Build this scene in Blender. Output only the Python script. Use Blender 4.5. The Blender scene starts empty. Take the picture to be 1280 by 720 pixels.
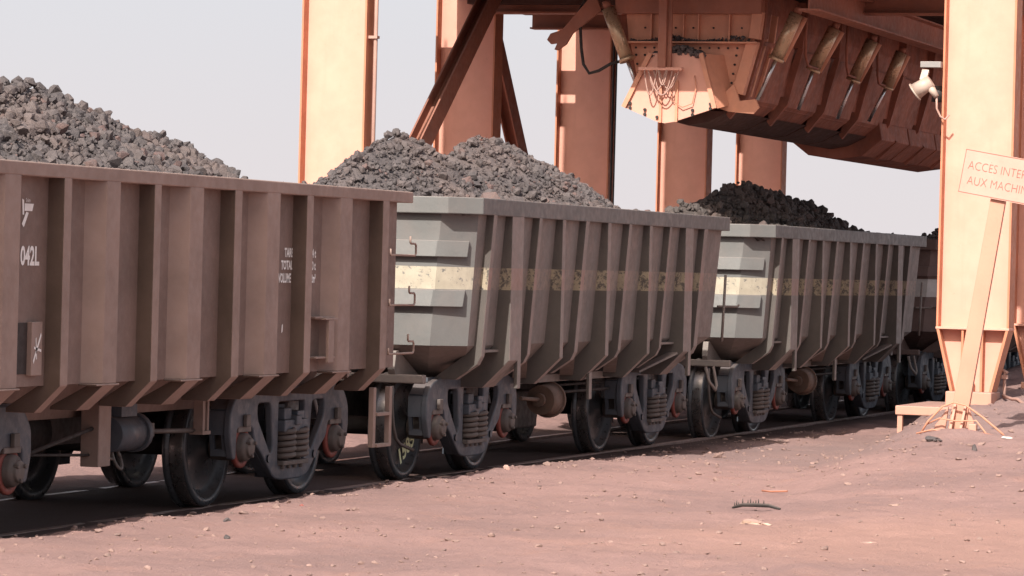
import bpy, bmesh, math, random
import numpy as np
from mathutils import Vector, Matrix, Euler, noise

random.seed(7); RNG = np.random.default_rng(11)
SC = bpy.context.scene
COL = SC.collection
PI = math.pi

# ------------------------------------------------------------------ camera
F_PX, TH, PIT, ROLL, CAM_H = 4623.19, 0.31571, -0.006072, 0.025752, 1.7584
Fv = Vector((math.cos(TH)*math.cos(PIT), math.sin(TH)*math.cos(PIT), math.sin(PIT)))
Rv = Vector((math.sin(TH), -math.cos(TH), 0)); Uv = Rv.cross(Fv)
R2 = Rv*math.cos(ROLL) + Uv*math.sin(ROLL); U2 = Uv*math.cos(ROLL) - Rv*math.sin(ROLL)
cd = bpy.data.cameras.new('camera'); cam = bpy.data.objects.new('camera', cd); COL.objects.link(cam)
m = Matrix.Identity(4)
for i in range(3):
    m[i][0], m[i][1], m[i][2] = R2[i], U2[i], -Fv[i]
m[2][3] = CAM_H
cam.matrix_world = m
cd.sensor_width = 36; cd.lens = F_PX/1280*36; cd.clip_start = .5; cd.clip_end = 9000
SC.camera = cam

# ------------------------------------------------------------------ materials
def newmat(name):
    mt = bpy.data.materials.new(name); mt.use_nodes = True
    nt = mt.node_tree; return mt, nt, nt.nodes['Principled BSDF']
def nd(nt, t, **kw):
    n = nt.nodes.new(t)
    for k, v in kw.items(): setattr(n, k, v)
    return n
def sock(nt, inp, v):
    if hasattr(v, 'links') or isinstance(v, bpy.types.NodeSocket): nt.links.new(v, inp)
    else: inp.default_value = v
def mixc(nt, fac, a, b, mode='MIX'):
    n = nd(nt, 'ShaderNodeMix', data_type='RGBA', blend_type=mode)
    sock(nt, n.inputs[0], fac)
    for i, v in ((6, a), (7, b)):
        if isinstance(v, tuple) and len(v) == 3: v = v+(1,)
        sock(nt, n.inputs[i], v)
    return n.outputs[2]
def noise_n(nt, vec, scale, detail=5, rough=.6, dist=0):
    n = nd(nt, 'ShaderNodeTexNoise'); n.inputs['Scale'].default_value = scale
    n.inputs['Detail'].default_value = detail; n.inputs['Roughness'].default_value = rough
    n.inputs['Distortion'].default_value = dist
    nt.links.new(vec, n.inputs['Vector']); return n.outputs['Fac']
def ramp(nt, fac, lo, hi, a=0., b=1.):
    n = nd(nt, 'ShaderNodeMapRange'); n.interpolation_type = 'SMOOTHSTEP'
    nt.links.new(fac, n.inputs[0]); n.inputs[1].default_value = lo; n.inputs[2].default_value = hi
    n.inputs[3].default_value = a; n.inputs[4].default_value = b; return n.outputs[0]
def mth(nt, op, a, b=0.):
    n = nd(nt, 'ShaderNodeMath', operation=op); sock(nt, n.inputs[0], a); sock(nt, n.inputs[1], b); return n.outputs[0]
def objco(nt, scale=(1, 1, 1)):
    tc = nd(nt, 'ShaderNodeTexCoord'); mp = nd(nt, 'ShaderNodeMapping'); mp.inputs['Scale'].default_value = scale
    nt.links.new(tc.outputs['Object'], mp.inputs['Vector']); return mp.outputs[0], tc.outputs['Object']

DUST = (.30, .19, .165)
def paint(name, base, var=.18, rough=.6, dust=.45, dustcol=DUST, rust=0., band=None, streak=.3, bump=.15, metal=0., dent=2.):
    """weathered paint: blotches, vertical streaks, dust on upward faces, rust specks, an optional painted band in z"""
    mt, nt, b = newmat(name)
    v, raw = objco(nt)
    dk = tuple(c*(1-var) for c in base); lt = tuple(min(1, c*(1+var)) for c in base)
    c = mixc(nt, ramp(nt, noise_n(nt, v, 2.3, 6), .3, .7), dk, lt)
    if band:
        z0, z1, bc, wear = band
        sep = nd(nt, 'ShaderNodeSeparateXYZ'); nt.links.new(raw, sep.inputs[0])
        z = sep.outputs[2]
        inb = mth(nt, 'MULTIPLY', mth(nt, 'GREATER_THAN', z, z0), mth(nt, 'LESS_THAN', z, z1))
        w = ramp(nt, noise_n(nt, v, 15, 9, .82), wear, wear+.05)
        bcol = mixc(nt, ramp(nt, noise_n(nt, v, 9, 4), .35, .65), bc, tuple(x*.86 for x in bc))
        c = mixc(nt, mth(nt, 'MULTIPLY', inb, w), c, bcol)
    vs, _ = objco(nt, (7, 7, .5))
    c = mixc(nt, ramp(nt, noise_n(nt, vs, 1.6, 5), .5, .78, 0, streak), c, tuple(x*.62+d*.25 for x, d in zip(base, dustcol)))
    if rust:
        c = mixc(nt, ramp(nt, noise_n(nt, v, 11, 8, .75), .62, .72, 0, rust), c, (.12, .045, .025))
    geo = nd(nt, 'ShaderNodeNewGeometry'); sn = nd(nt, 'ShaderNodeSeparateXYZ'); nt.links.new(geo.outputs['Normal'], sn.inputs[0])
    up = ramp(nt, sn.outputs[2], .25, .9, 0, .85)
    dn = ramp(nt, noise_n(nt, v, 4.2, 7, .65), .38, .72, 0, dust)
    c = mixc(nt, mth(nt, 'MAXIMUM', up, dn), c, dustcol)
    nt.links.new(c, b.inputs['Base Color'])
    b.inputs['Metallic'].default_value = metal
    r = ramp(nt, noise_n(nt, v, 14, 4), .3, .7, max(.2, rough-.12), min(1, rough+.15)); nt.links.new(r, b.inputs['Roughness'])
    b.inputs['Specular IOR Level'].default_value = .35
    bp = nd(nt, 'ShaderNodeBump'); bp.inputs['Strength'].default_value = bump; bp.inputs['Distance'].default_value = .01
    hgt = mth(nt, 'ADD', noise_n(nt, v, 18, 6, .6), mth(nt, 'MULTIPLY', noise_n(nt, v, 2.6, 3, .5), dent))
    nt.links.new(hgt, bp.inputs['Height']); nt.links.new(bp.outputs[0], b.inputs['Normal'])
    return mt

M = {}
M['brown'] = paint('brown_paint', (.265, .186, .158), .12, .62, .4, (.33, .24, .212), streak=.5, rust=.12, bump=.25)
M['grey'] = paint('grey_paint', (.19, .162, .148), .14, .62, .5, (.24, .185, .168), rust=.3, band=(1.555, 1.735, (.28, .22, .185), .45), streak=.7, bump=.3)
M['grey_web'] = paint('shaded_web_grey_paint', (.085, .074, .068), .12, .6, .25, (.13, .10, .09), rust=.1, band=(1.555, 1.735, (.33, .275, .20), .46), streak=.4)  # rib webs: shade between the ribs painted in, dust film thinner too
M['brown_web'] = paint('shaded_web_brown_paint', (.098, .066, .052), .15, .62, .3, (.15, .108, .093), streak=.4)  # brown rib webs, with the shade between ribs put into the colour
M['brown_body'] = paint('brown_panel_paint', (.185, .125, .105), .14, .62, .4, (.245, .178, .158), streak=.6, rust=.15, bump=.3)
M['grey_rib'] = paint('dusty_grey_rib_paint', (.23, .195, .18), .10, .6, .6, (.29, .215, .195), rust=.12, band=(1.555, 1.735, (.32, .215, .185), .36), streak=.4)
M['grey_end'] = paint('grey_paint_clean', (.137, .137, .135), .06, .55, .18, (.22, .17, .155), band=(1.555, 1.735, (.43, .385, .305), .39), streak=.35, bump=.22)
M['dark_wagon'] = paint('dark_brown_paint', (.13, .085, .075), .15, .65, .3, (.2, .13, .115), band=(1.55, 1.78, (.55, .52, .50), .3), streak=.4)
M['under'] = paint('dusty_black_steel', (.030, .025, .024), .2, .7, .3, (.08, .055, .05))
M['bogie'] = paint('blue_grey_cast_steel', (.070, .080, .098), .2, .48, .28, (.11, .088, .084), bump=.3)
M['spring'] = paint('dusty_spring_steel', (.10, .085, .078), .2, .55, .5, (.16, .12, .11))
M['wheel'] = paint('worn_wheel_steel', (.068, .071, .078), .10, .36, .06, (.10, .08, .075), metal=.3, bump=.02, streak=.1)
M['tread'] = paint('polished_tread', (.20, .19, .19), .1, .3, .2, (.16, .12, .11), metal=.8)
M['red'] = paint('faded_red_paint', (.21, .045, .035), .15, .6, .4, (.2, .12, .1))
M['drum'] = paint('rusty_drum_steel', (.12, .075, .055), .25, .6, .4, (.28, .2, .17), rust=.4)
M['orange'] = paint('peach_orange_paint', (.64, .322, .245), .06, .55, .2, (.52, .27, .19), rust=.2, streak=.32, bump=.12, dent=3.)
M['orange_edge'] = paint('worn_orange_edge', (.50, .20, .115), .12, .6, .3, (.36, .17, .12), rust=.25, streak=.2)
M['redbrown'] = paint('red_dusted_beam_paint', (.33, .13, .085), .15, .6, .5, (.25, .115, .085), rust=.25)
M['hopper'] = paint('ore_stained_orange_paint', (.60, .275, .175), .10, .6, .35, (.34, .16, .12), rust=.3)
M['hopper_dark'] = paint('dark_reddish_orange_paint', (.27, .095, .060), .25, .7, .5, (.15, .062, .048), rust=.5)  # darker, redder copy of the hopper paint for chest and side gates
M['ceil'] = paint('dark_deck_steel', (.07, .035, .028), .2, .8, .4, (.12, .055, .045))  # near-black brown for the deck, joists and underside trays
M['ochre'] = paint('ochre_cylinder_paint', (.52, .36, .235), .03, .3, .02, (.42, .25, .17), metal=.45, bump=.0, streak=.08, dent=0.)
M['chrome'] = paint('piston_chrome', (.55, .55, .56), .05, .3, .1, (.3, .2, .18), metal=.9)
M['rubber'] = paint('dusty_black_rubber', (.03, .027, .026), .2, .7, .3, (.12, .09, .08))
M['white'] = paint('dirty_white_paint', (.85, .83, .81), .06, .6, .25, (.4, .3, .27), streak=.1)
M['chalk'] = paint('pale_yellow_chalk', (.80, .82, .52), .06, .9, .05, streak=.05)
M['lampw'] = paint('cream_lamp_enamel', (.40, .32, .27), .08, .5, .25, (.40, .25, .2))
M['galv'] = paint('galvanised_bracket', (.24, .225, .22), .06, .5, .2, (.4, .28, .24))
M['post'] = paint('peach_post_paint', (.54, .26, .185), .06, .6, .25, (.52, .28, .2), streak=.3)
M['sign'] = paint('pink_dusted_sign_paint', (.56, .31, .25), .07, .6, .35, (.45, .235, .185), streak=.3, bump=.15, rust=.15)
M['letter'] = paint('dull_red_letter_paint', (.27, .095, .07), .1, .6, .2)
M['hose'] = paint('pale_pink_hose', (.42, .255, .21), .1, .6, .3)
M['palestone'] = paint('pale_ochre_stone', (.50, .345, .27), .12, .9, .2, bump=.5)
M['plate'] = paint('orange_deck_edge', (.52, .265, .195), .06, .6, .3)
M['trash'] = paint('dry_orange_scrap', (.36, .14, .085), .2, .8, .2)
M['railsteel'] = paint('dusty_rail_steel', (.2, .15, .135), .15, .45, .45, metal=.3)

def ground_mat():
    mt, nt, b = newmat('red_ore_dust')
    tc = nd(nt, 'ShaderNodeTexCoord'); v = tc.outputs['Object']
    c = mixc(nt, ramp(nt, noise_n(nt, v, .55, 5, .6, .6), .35, .66), (.24, .154, .144), (.305, .189, .172))
    c = mixc(nt, ramp(nt, noise_n(nt, v, 2.4, 7, .7), .52, .72, 0, .5), c, (.31, .175, .145))
    c = mixc(nt, ramp(nt, noise_n(nt, v, 7, 6, .7), .55, .72, 0, .45), c, (.185, .115, .105))
    c = mixc(nt, ramp(nt, noise_n(nt, v, 34, 4, .7), .58, .7, 0, .5), c, (.40, .245, .19))
    c = mixc(nt, ramp(nt, noise_n(nt, v, 22, 5, .8), .66, .74, 0, .6), c, (.12, .075, .068))
    c = mixc(nt, ramp(nt, noise_n(nt, v, 90, 3, .8), .60, .70, 0, .45), c, (.36, .24, .21))
    c = mixc(nt, ramp(nt, noise_n(nt, v, 70, 3, .8), .62, .72, 0, .55), c, (.11, .07, .066))
    # pale sunbaked patch towards the camera on the right
    px_ = nd(nt, 'ShaderNodeVectorMath', operation='DISTANCE'); nt.links.new(v, px_.inputs[0]); px_.inputs[1].default_value = (22.5, 4.6, 0)
    pr = mth(nt, 'ADD', px_.outputs['Value'], mth(nt, 'MULTIPLY', noise_n(nt, v, 1.3, 6, .7), 4.))
    c = mixc(nt, ramp(nt, pr, 2.6, 5.2, .6, 0), c, (.37, .215, .175))
    # greyer spoil banked round the sign and the column foot
    pb = nd(nt, 'ShaderNodeVectorMath', operation='DISTANCE'); nt.links.new(v, pb.inputs[0]); pb.inputs[1].default_value = (35.5, 6.3, .3)
    pbr = mth(nt, 'ADD', pb.outputs['Value'], mth(nt, 'MULTIPLY', noise_n(nt, v, 1.1, 6, .7), 4.))
    c = mixc(nt, ramp(nt, pbr, 4.5, 8.5, .55, 0), c, (.205, .150, .145))
    # dark band along the track: the train's shadow painted in, with ore fines
    sp = nd(nt, 'ShaderNodeSeparateXYZ'); nt.links.new(v, sp.inputs[0])
    yy = mth(nt, 'ADD', sp.outputs[1], mth(nt, 'MULTIPLY', noise_n(nt, v, 1.5, 6, .7), .5))
    d = mth(nt, 'ABSOLUTE', mth(nt, 'SUBTRACT', yy, 11.17))
    c = mixc(nt, ramp(nt, d, 1.05, 1.45, .9, 0), c, (.075, .048, .043))
    nt.links.new(c, b.inputs['Base Color']); b.inputs['Roughness'].default_value = .95
    b.inputs['Specular IOR Level'].default_value = .15
    h = mth(nt, 'ADD', mth(nt, 'MULTIPLY', noise_n(nt, v, 9, 8, .7), 1.), mth(nt, 'MULTIPLY', noise_n(nt, v, 55, 5, .7), .5))
    bp = nd(nt, 'ShaderNodeBump'); bp.inputs['Strength'].default_value = .55; bp.inputs['Distance'].default_value = .06
    nt.links.new(h, bp.inputs['Height']); nt.links.new(bp.outputs[0], b.inputs['Normal'])
    return mt
M['ground'] = ground_mat()
def ore_mat(name, a, bcol, red):
    mt, nt, b = newmat(name)
    tc = nd(nt, 'ShaderNodeTexCoord'); v = tc.outputs['Object']
    geo = nd(nt, 'ShaderNodeNewGeometry'); ri = geo.outputs['Random Per Island']
    c = mixc(nt, ri, a, bcol)
    c = mixc(nt, ramp(nt, ri, .93, .95, 0, .8), c, red)
    c = mixc(nt, ramp(nt, noise_n(nt, v, 1.1, 4), .42, .62, 0, .5), c, tuple(x*.5+y*.5 for x, y in zip(bcol, (.2, .13, .11))))
    c = mixc(nt, ramp(nt, noise_n(nt, v, 30, 5, .7), .4, .7, 0, .5), c, tuple(x*1.5 for x in bcol))
    nt.links.new(c, b.inputs['Base Color']); b.inputs['Roughness'].default_value = .8
    bp = nd(nt, 'ShaderNodeBump'); bp.inputs['Strength'].default_value = .5; bp.inputs['Distance'].default_value = .02
    nt.links.new(noise_n(nt, v, 40, 6, .7), bp.inputs['Height']); nt.links.new(bp.outputs[0], b.inputs['Normal'])
    return mt
M['ore'] = ore_mat('grey_iron_ore', (.047, .040, .042), (.086, .071, .071), (.115, .062, .055))
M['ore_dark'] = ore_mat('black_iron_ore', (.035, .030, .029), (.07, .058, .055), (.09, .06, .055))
M['pebble'] = ore_mat('track_side_pebbles', (.16, .10, .088), (.27, .175, .15), (.10, .07, .066))

# ------------------------------------------------------------------ mesh builder
class MB:
    def __init__(s): s.v = []; s.f = []; s.sm = []
    def add(s, vs, fs, smooth=False):
        o = len(s.v); s.v += [tuple(p) for p in vs]; s.f += [tuple(i+o for i in f) for f in fs]; s.sm += [smooth]*len(fs); return s
    def box(s, x0, x1, y0, y1, z0, z1):
        return s.add([(x0, y0, z0), (x1, y0, z0), (x1, y1, z0), (x0, y1, z0), (x0, y0, z1), (x1, y0, z1), (x1, y1, z1), (x0, y1, z1)],
                     [(0, 3, 2, 1), (4, 5, 6, 7), (0, 1, 5, 4), (1, 2, 6, 5), (2, 3, 7, 6), (3, 0, 4, 7)])
    def loft(s, rings, cap0=True, cap1=True, smooth=False):
        n = len(rings[0]); vs = [p for r in rings for p in r]; fs = []
        for k in range(len(rings)-1):
            for i in range(n):
                a = k*n+i; b_ = k*n+(i+1) % n; fs.append((a, b_, b_+n, a+n))
        s.add(vs, fs, smooth)
        o = len(s.v)-len(vs)
        if cap0: s.f.append(tuple(o+i for i in range(n))[::-1]); s.sm.append(False)
        if cap1: s.f.append(tuple(o+(len(rings)-1)*n+i for i in range(n))); s.sm.append(False)
        return s
    def prism(s, poly, axis, a0, a1):
        """poly in the two other axes (cyclic order x->yz, y->xz, z->xy), extruded a0..a1"""
        def P(p, a):
            return {'x': (a, p[0], p[1]), 'y': (p[0], a, p[1]), 'z': (p[0], p[1], a)}[axis]
        return s.loft([[P(p, a0) for p in poly], [P(p, a1) for p in poly]])
    def cyl(s, p0, p1, r0, r1=None, n=20, smooth=True):
        r1 = r0 if r1 is None else r1
        p0, p1 = Vector(p0), Vector(p1); d = (p1-p0).normalized()
        a = d.orthogonal().normalized(); b_ = d.cross(a)
        R = [[tuple(p+(a*math.cos(t)+b_*math.sin(t))*r) for t in [2*PI*i/n for i in range(n)]] for p, r in ((p0, r0), (p1, r1))]
        return s.loft(R, smooth=smooth)
    def tube(s, pts, r, n=8):
        pts = [Vector(p) for p in pts]; rings = []; ref = None
        for i, p in enumerate(pts):
            d = (pts[min(i+1, len(pts)-1)]-pts[max(i-1, 0)]).normalized()
            if ref is None: ref = d.orthogonal().normalized()
            ref = (ref-d*ref.dot(d)).normalized(); b_ = d.cross(ref)
            rr = r[i] if isinstance(r, (list, tuple)) else r
            rings.append([tuple(p+(ref*math.cos(t)+b_*math.sin(t))*rr) for t in [2*PI*k/n for k in range(n)]])
        return s.loft(rings, smooth=True)
    def lathe_y(s, prof, cx, cz, n=48, smooth=True):
        rings = [[(cx+r*math.cos(2*PI*i/n), y, cz+r*math.sin(2*PI*i/n)) for i in range(n)] for r, y in prof]
        if prof[0][0] > .01: rings.append(rings[0])     # a hollow ring: close the section instead of capping it
        return s.loft(rings, prof[0][0] <= .01, prof[0][0] <= .01, smooth=smooth)
    def bar(s, p0, p1, w, t, up=(0, 0, 1)):
        """rectangular bar p0->p1; w across 'side', t along 'up'"""
        p0, p1 = Vector(p0), Vector(p1); d = (p1-p0).normalized(); sd = d.cross(Vector(up)).normalized(); u = sd.cross(d)
        q = [(-w/2, -t/2), (w/2, -t/2), (w/2, t/2), (-w/2, t/2)]
        return s.loft([[tuple(p+sd*a+u*b_) for a, b_ in q] for p in (p0, p1)])
    def build(s, name, mat, parent=None, bevel=0., loc=None, xmat=None):
        me = bpy.data.meshes.new(name); me.from_pydata(s.v, [], s.f)
        bm = bmesh.new(); bm.from_mesh(me); bmesh.ops.recalc_face_normals(bm, faces=bm.faces[:])
        bm.to_mesh(me); bm.free()
        me.polygons.foreach_set('use_smooth', s.sm)
        o = link(name, me, mat, parent, bevel, loc)
        if xmat:      # darker web paint holds painted shade, the outward faces carry the dust film
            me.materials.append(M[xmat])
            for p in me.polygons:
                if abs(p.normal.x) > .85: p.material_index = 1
        return o
def link(name, me, mat, parent=None, bevel=0., loc=None):
    me.materials.append(M[mat] if isinstance(mat, str) else mat)
    o = bpy.data.objects.new(name, me); COL.objects.link(o)
    if parent: o.parent = parent
    if loc: o.location = loc
    if bevel:
        b = o.modifiers.new('bevel', 'BEVEL'); b.width = bevel; b.segments = 2; b.limit_method = 'ANGLE'; b.angle_limit = math.radians(40)
        b.harden_normals = False
    return o
def tag(o, label=None, cat=None, group=None, kind=None):
    if label: o['label'] = label
    if cat: o['category'] = cat
    if group: o['group'] = group
    if kind: o['kind'] = kind
    return o
def thing(name, loc, label, cat, group=None):
    o = bpy.data.objects.new(name, None); COL.objects.link(o); o.location = loc; o.empty_display_size = .2
    return tag(o, label, cat, group)
def copy_tree(o, parent=None):
    c = o.copy(); COL.objects.link(c)
    if parent: c.parent = parent
    for ch in [k for k in COL.objects if k.parent == o]: copy_tree(ch, c)
    return c
def curve_plate(splines, depth, bev=.012):
    """2D outline with holes, filled and extruded; returned as a mesh in the xy plane"""
    cu = bpy.data.curves.new('plate', 'CURVE'); cu.dimensions = '2D'; cu.fill_mode = 'BOTH'
    cu.extrude = depth/2-bev; cu.bevel_depth = bev; cu.bevel_resolution = 1
    for pts in splines:
        sp = cu.splines.new('POLY'); sp.points.add(len(pts)-1); sp.use_cyclic_u = True
        for p, q in zip(sp.points, pts): p.co = (q[0], q[1], 0, 1)
    o = bpy.data.objects.new('plate', cu); me = bpy.data.meshes.new_from_object(o)
    bpy.data.objects.remove(o); bpy.data.curves.remove(cu); return me
def text_mesh(items, name, mat, parent, xf):
    """items: (string, u, v, height, width_scale[, shear]) in a 2D plane; xf maps (u,v) to 3D; one flat mesh"""
    vs, fs = [], []
    for it in items:
        if isinstance(it, list):
            o = len(vs); vs += [xf(*p) for p in it]; fs.append(tuple(range(o, o+len(it)))); continue
        st, u, v, hh, ws = it[:5]
        cu = bpy.data.curves.new('t', 'FONT'); cu.body = st; cu.size = hh/.70; cu.fill_mode = 'FRONT'
        cu.resolution_u = 3
        if len(it) > 5: cu.offset = it[5]
        o_ = bpy.data.objects.new('t', cu); me = bpy.data.meshes.new_from_object(o_)
        o = len(vs); vs += [xf(u+p.co.x*ws, v+p.co.y) for p in me.vertices]; fs += [tuple(i+o for i in p.vertices) for p in me.polygons]
        bpy.data.objects.remove(o_); bpy.data.curves.remove(cu); bpy.data.meshes.remove(me)
    me = bpy.data.meshes.new(name); me.from_pydata(vs, [], fs)
    return link(name, me, mat, parent)
def rounded(pts, r=.05, n=4):
    out = []
    for i, p in enumerate(pts):
        a = Vector(pts[i-1]); b_ = Vector(p); c = Vector(pts[(i+1) % len(pts)])
        d0 = (a-b_); d1 = (c-b_); rr = min(r, d0.length*.45, d1.length*.45)
        q0 = b_+d0.normalized()*rr; q1 = b_+d1.normalized()*rr
        for k in range(n+1):
            t = k/n; out.append(tuple(q0*(1-t)**2+b_*2*t*(1-t)+q1*t*t))
    return out

# ------------------------------------------------------------------ ground
def ss(a, b, t):
    t = min(1., max(0., (t-a)/(b-a))); return t*t*(3-2*t)
def gh(x, y):
    far = ss(29, 37, x)*ss(5.5, 8.0, y)*(1-ss(12, 13, y))
    b_ = (.09-.15*far)*(1-ss(9.3, 10.0, y))-(.010+.02*far)*ss(9.3, 10.0, y)+.11*ss(12.0, 13.2, y)
    y0 = 6.5+.14*(x-31.5); mm = .56*ss(22, 40, x-.8*(y-6))*(1-ss(y0, y0+1.15, y))
    mm *= 1-ss(70, 110, x)
    return b_+mm
def gz(x, y):
    k = 1-ss(9.7, 10.1, y)*(1-ss(11.8, 12.4, y))
    n1 = noise.fractal(Vector((x*.9, y*.9, 0)), 1., 2., 3)*.022
    n2 = noise.fractal(Vector((x*4.2, y*4.2, 3)), .9, 2.1, 4)*.015
    n2 += abs(noise.noise(Vector((x*1.1+y*.4, y*2.6, 7))))*.02+gh(x, y)*.10*noise.fractal(Vector((x*2.2, y*2.2, 13)), 1, 2, 4)*(1 if y < 9 else 0)
    edge = math.exp(-((y-9.5)/.25)**2)*(.03*noise.noise(Vector((x*1.7, 0, 5)))+.02*noise.noise(Vector((x*6, y*6, 9))))
    sm = math.exp(-((x-31.38)**2+(y-6.22)**2)/.075)*(.085+.03*noise.noise(Vector((x*9, y*9, 2))))   # dust banked round the sign foot
    return gh(x, y)+(n1+n2)*(.35+.65*k)+edge+sm
def spread(lo, hi, step, far):
    a = list(np.arange(lo, hi, step)); s_ = step; x = hi
    while x < far: s_ *= 1.35; x += s_; a.append(x)
    s_ = step; x = lo; pre = []
    while x > -far: s_ *= 1.35; x -= s_; pre.append(x)
    return np.array(pre[::-1]+a)
xs = spread(16.0, 46.0, .07, 4000); ys = spread(3.0, 13.8, .075, 4000)
gv = [(x, y, gz(x, y)) for y in ys for x in xs]
nx = len(xs)
gf = [(j*nx+i, j*nx+i+1, (j+1)*nx+i+1, (j+1)*nx+i) for j in range(len(ys)-1) for i in range(nx-1)]
me = bpy.data.meshes.new('ground'); me.from_pydata(gv, [], gf); me.polygons.foreach_set('use_smooth', [True]*len(gf))
tag(link('ground', me, 'ground'), kind='structure')

YC = 10.886
for i, yy in enumerate((-.715, .715)):
    r = MB().prism([(yy-.035, -.005), (yy+.035, -.005), (yy+.035, -.045), (yy+.012, -.06), (yy+.012, -.16), (yy+.06, -.17), (yy-.06, -.17), (yy-.012, -.16), (yy-.012, -.06), (yy-.035, -.045)], 'x', -60, 400)
    o = r.build('rail', 'railsteel', loc=(0, YC, 0), bevel=.006)
    tag(o, ['dusty steel rail under the near wheels of the ore train', 'dusty steel rail under the far wheels of the ore train'][i], 'rail', 'rails under the train')

# ------------------------------------------------------------------ rocks
def rock_templates(n, k):
    T = []
    for _ in range(n):
        bm = bmesh.new()
        sx, sy, sz = random.uniform(.8, 1.15), random.uniform(.7, 1.), random.uniform(.55, .85)
        for _ in range(k):
            v = Vector((random.gauss(0, 1), random.gauss(0, 1), random.gauss(0, 1))).normalized()*random.uniform(.82, 1.)
            bm.verts.new((v.x*sx, v.y*sy, v.z*sz))
        r = bmesh.ops.convex_hull(bm, input=bm.verts[:])
        bmesh.ops.delete(bm, geom=[g for g in r['geom_interior'] if isinstance(g, bmesh.types.BMVert)], context='VERTS')
        bmesh.ops.recalc_face_normals(bm, faces=bm.faces[:])
        bm.verts.ensure_lookup_table(); bm.verts.index_update()
        T.append((np.array([v.co[:] for v in bm.verts]), np.array([[v.index for v in f.verts] for f in bm.faces if len(f.verts) == 3])))
        bm.free()
    return T
ROCKS = rock_templates(28, 19)
def rand_rot():
    q = RNG.normal(size=4); q /= np.linalg.norm(q); w, x, y, z = q
    return np.array([[1-2*(y*y+z*z), 2*(x*y-z*w), 2*(x*z+y*w)], [2*(x*y+z*w), 1-2*(x*x+z*z), 2*(y*z-x*w)], [2*(x*z-y*w), 2*(y*z+x*w), 1-2*(x*x+y*y)]])
def scatter(places, flat=False):
    V, Fc, off = [], [], 0
    for (x, y, z, r) in places:
        v, f = ROCKS[RNG.integers(len(ROCKS))]
        v = v@rand_rot().T*r
        if flat: v = v*np.array([1, 1, .6])
        V.append(v+np.array([x, y, z])); Fc.append(f+off); off += len(v)
    return np.concatenate(V), np.concatenate(Fc)
def mesh_np(name, V, Fc):
    me = bpy.data.meshes.new(name); me.from_pydata(V.tolist(), [], Fc.tolist()); return me

def ore_heap(x0, x1, crest, zr, mat, label, n, rmin, rmax, hw=1.33, big=()):
    """a loaded heap: crest profile (x,z) along the wagon, falling to the rim on each side, covered in broken lumps"""
    cx = [c[0] for c in crest]; cz = [c[1] for c in crest]
    def hz(x, y):
        zc = np.interp(x, cx, cz); d = abs(y-YC)/hw
        e = min(1., (x-x0)/.25, (x1-x)/.25); e = max(0., e)
        z = max(min(zr, zc), zc-(.60 if y < YC else .72)*abs(y-YC))
        z += .035*noise.fractal(Vector((x*1.3, y*1.3, zr*9)), 1, 2, 3)
        return zr-.03+(z-zr+.03)*(.25+.75*e)
    gx = np.linspace(x0, x1, 110); gy = np.linspace(YC-hw, YC+hw, 40)
    V = np.array([(x, y, hz(x, y)-.02+.02*noise.noise(Vector((x*9, y*9, 1)))) for y in gy for x in gx])
    nx_ = len(gx); Fq = []
    for j in range(len(gy)-1):
        for i in range(nx_-1):
            a = j*nx_+i; Fq += [(a, a+1, a+nx_+1), (a, a+nx_+1, a+nx_)]
    pl = []
    for _ in range(n):
        x = RNG.uniform(x0, x1); y = YC+hw*(RNG.beta(1.1, 1.5)*1.96-.98)
        r = rmin*(rmax/rmin)**(RNG.random()**2.9)
        y = max(YC-hw+r, min(YC+hw-r, y)); x = max(x0+r, min(x1-r, x))
        pl.append((x, y, hz(x, y)+r*RNG.uniform(-.25, .45), r))
    for (x, y, r) in big: pl.append((x, y, hz(x, y)+r*.25, r))
    V2, F2 = scatter(pl)
    V = np.concatenate([V, V2]); Fa = np.concatenate([np.array(Fq), F2+len(gx)*len(gy)])
    me = mesh_np('ore_heap', V, Fa)
    return tag(link('ore_heap', me, mat), label, 'ore heap', 'heaps of ore in the wagons', 'stuff')

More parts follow.
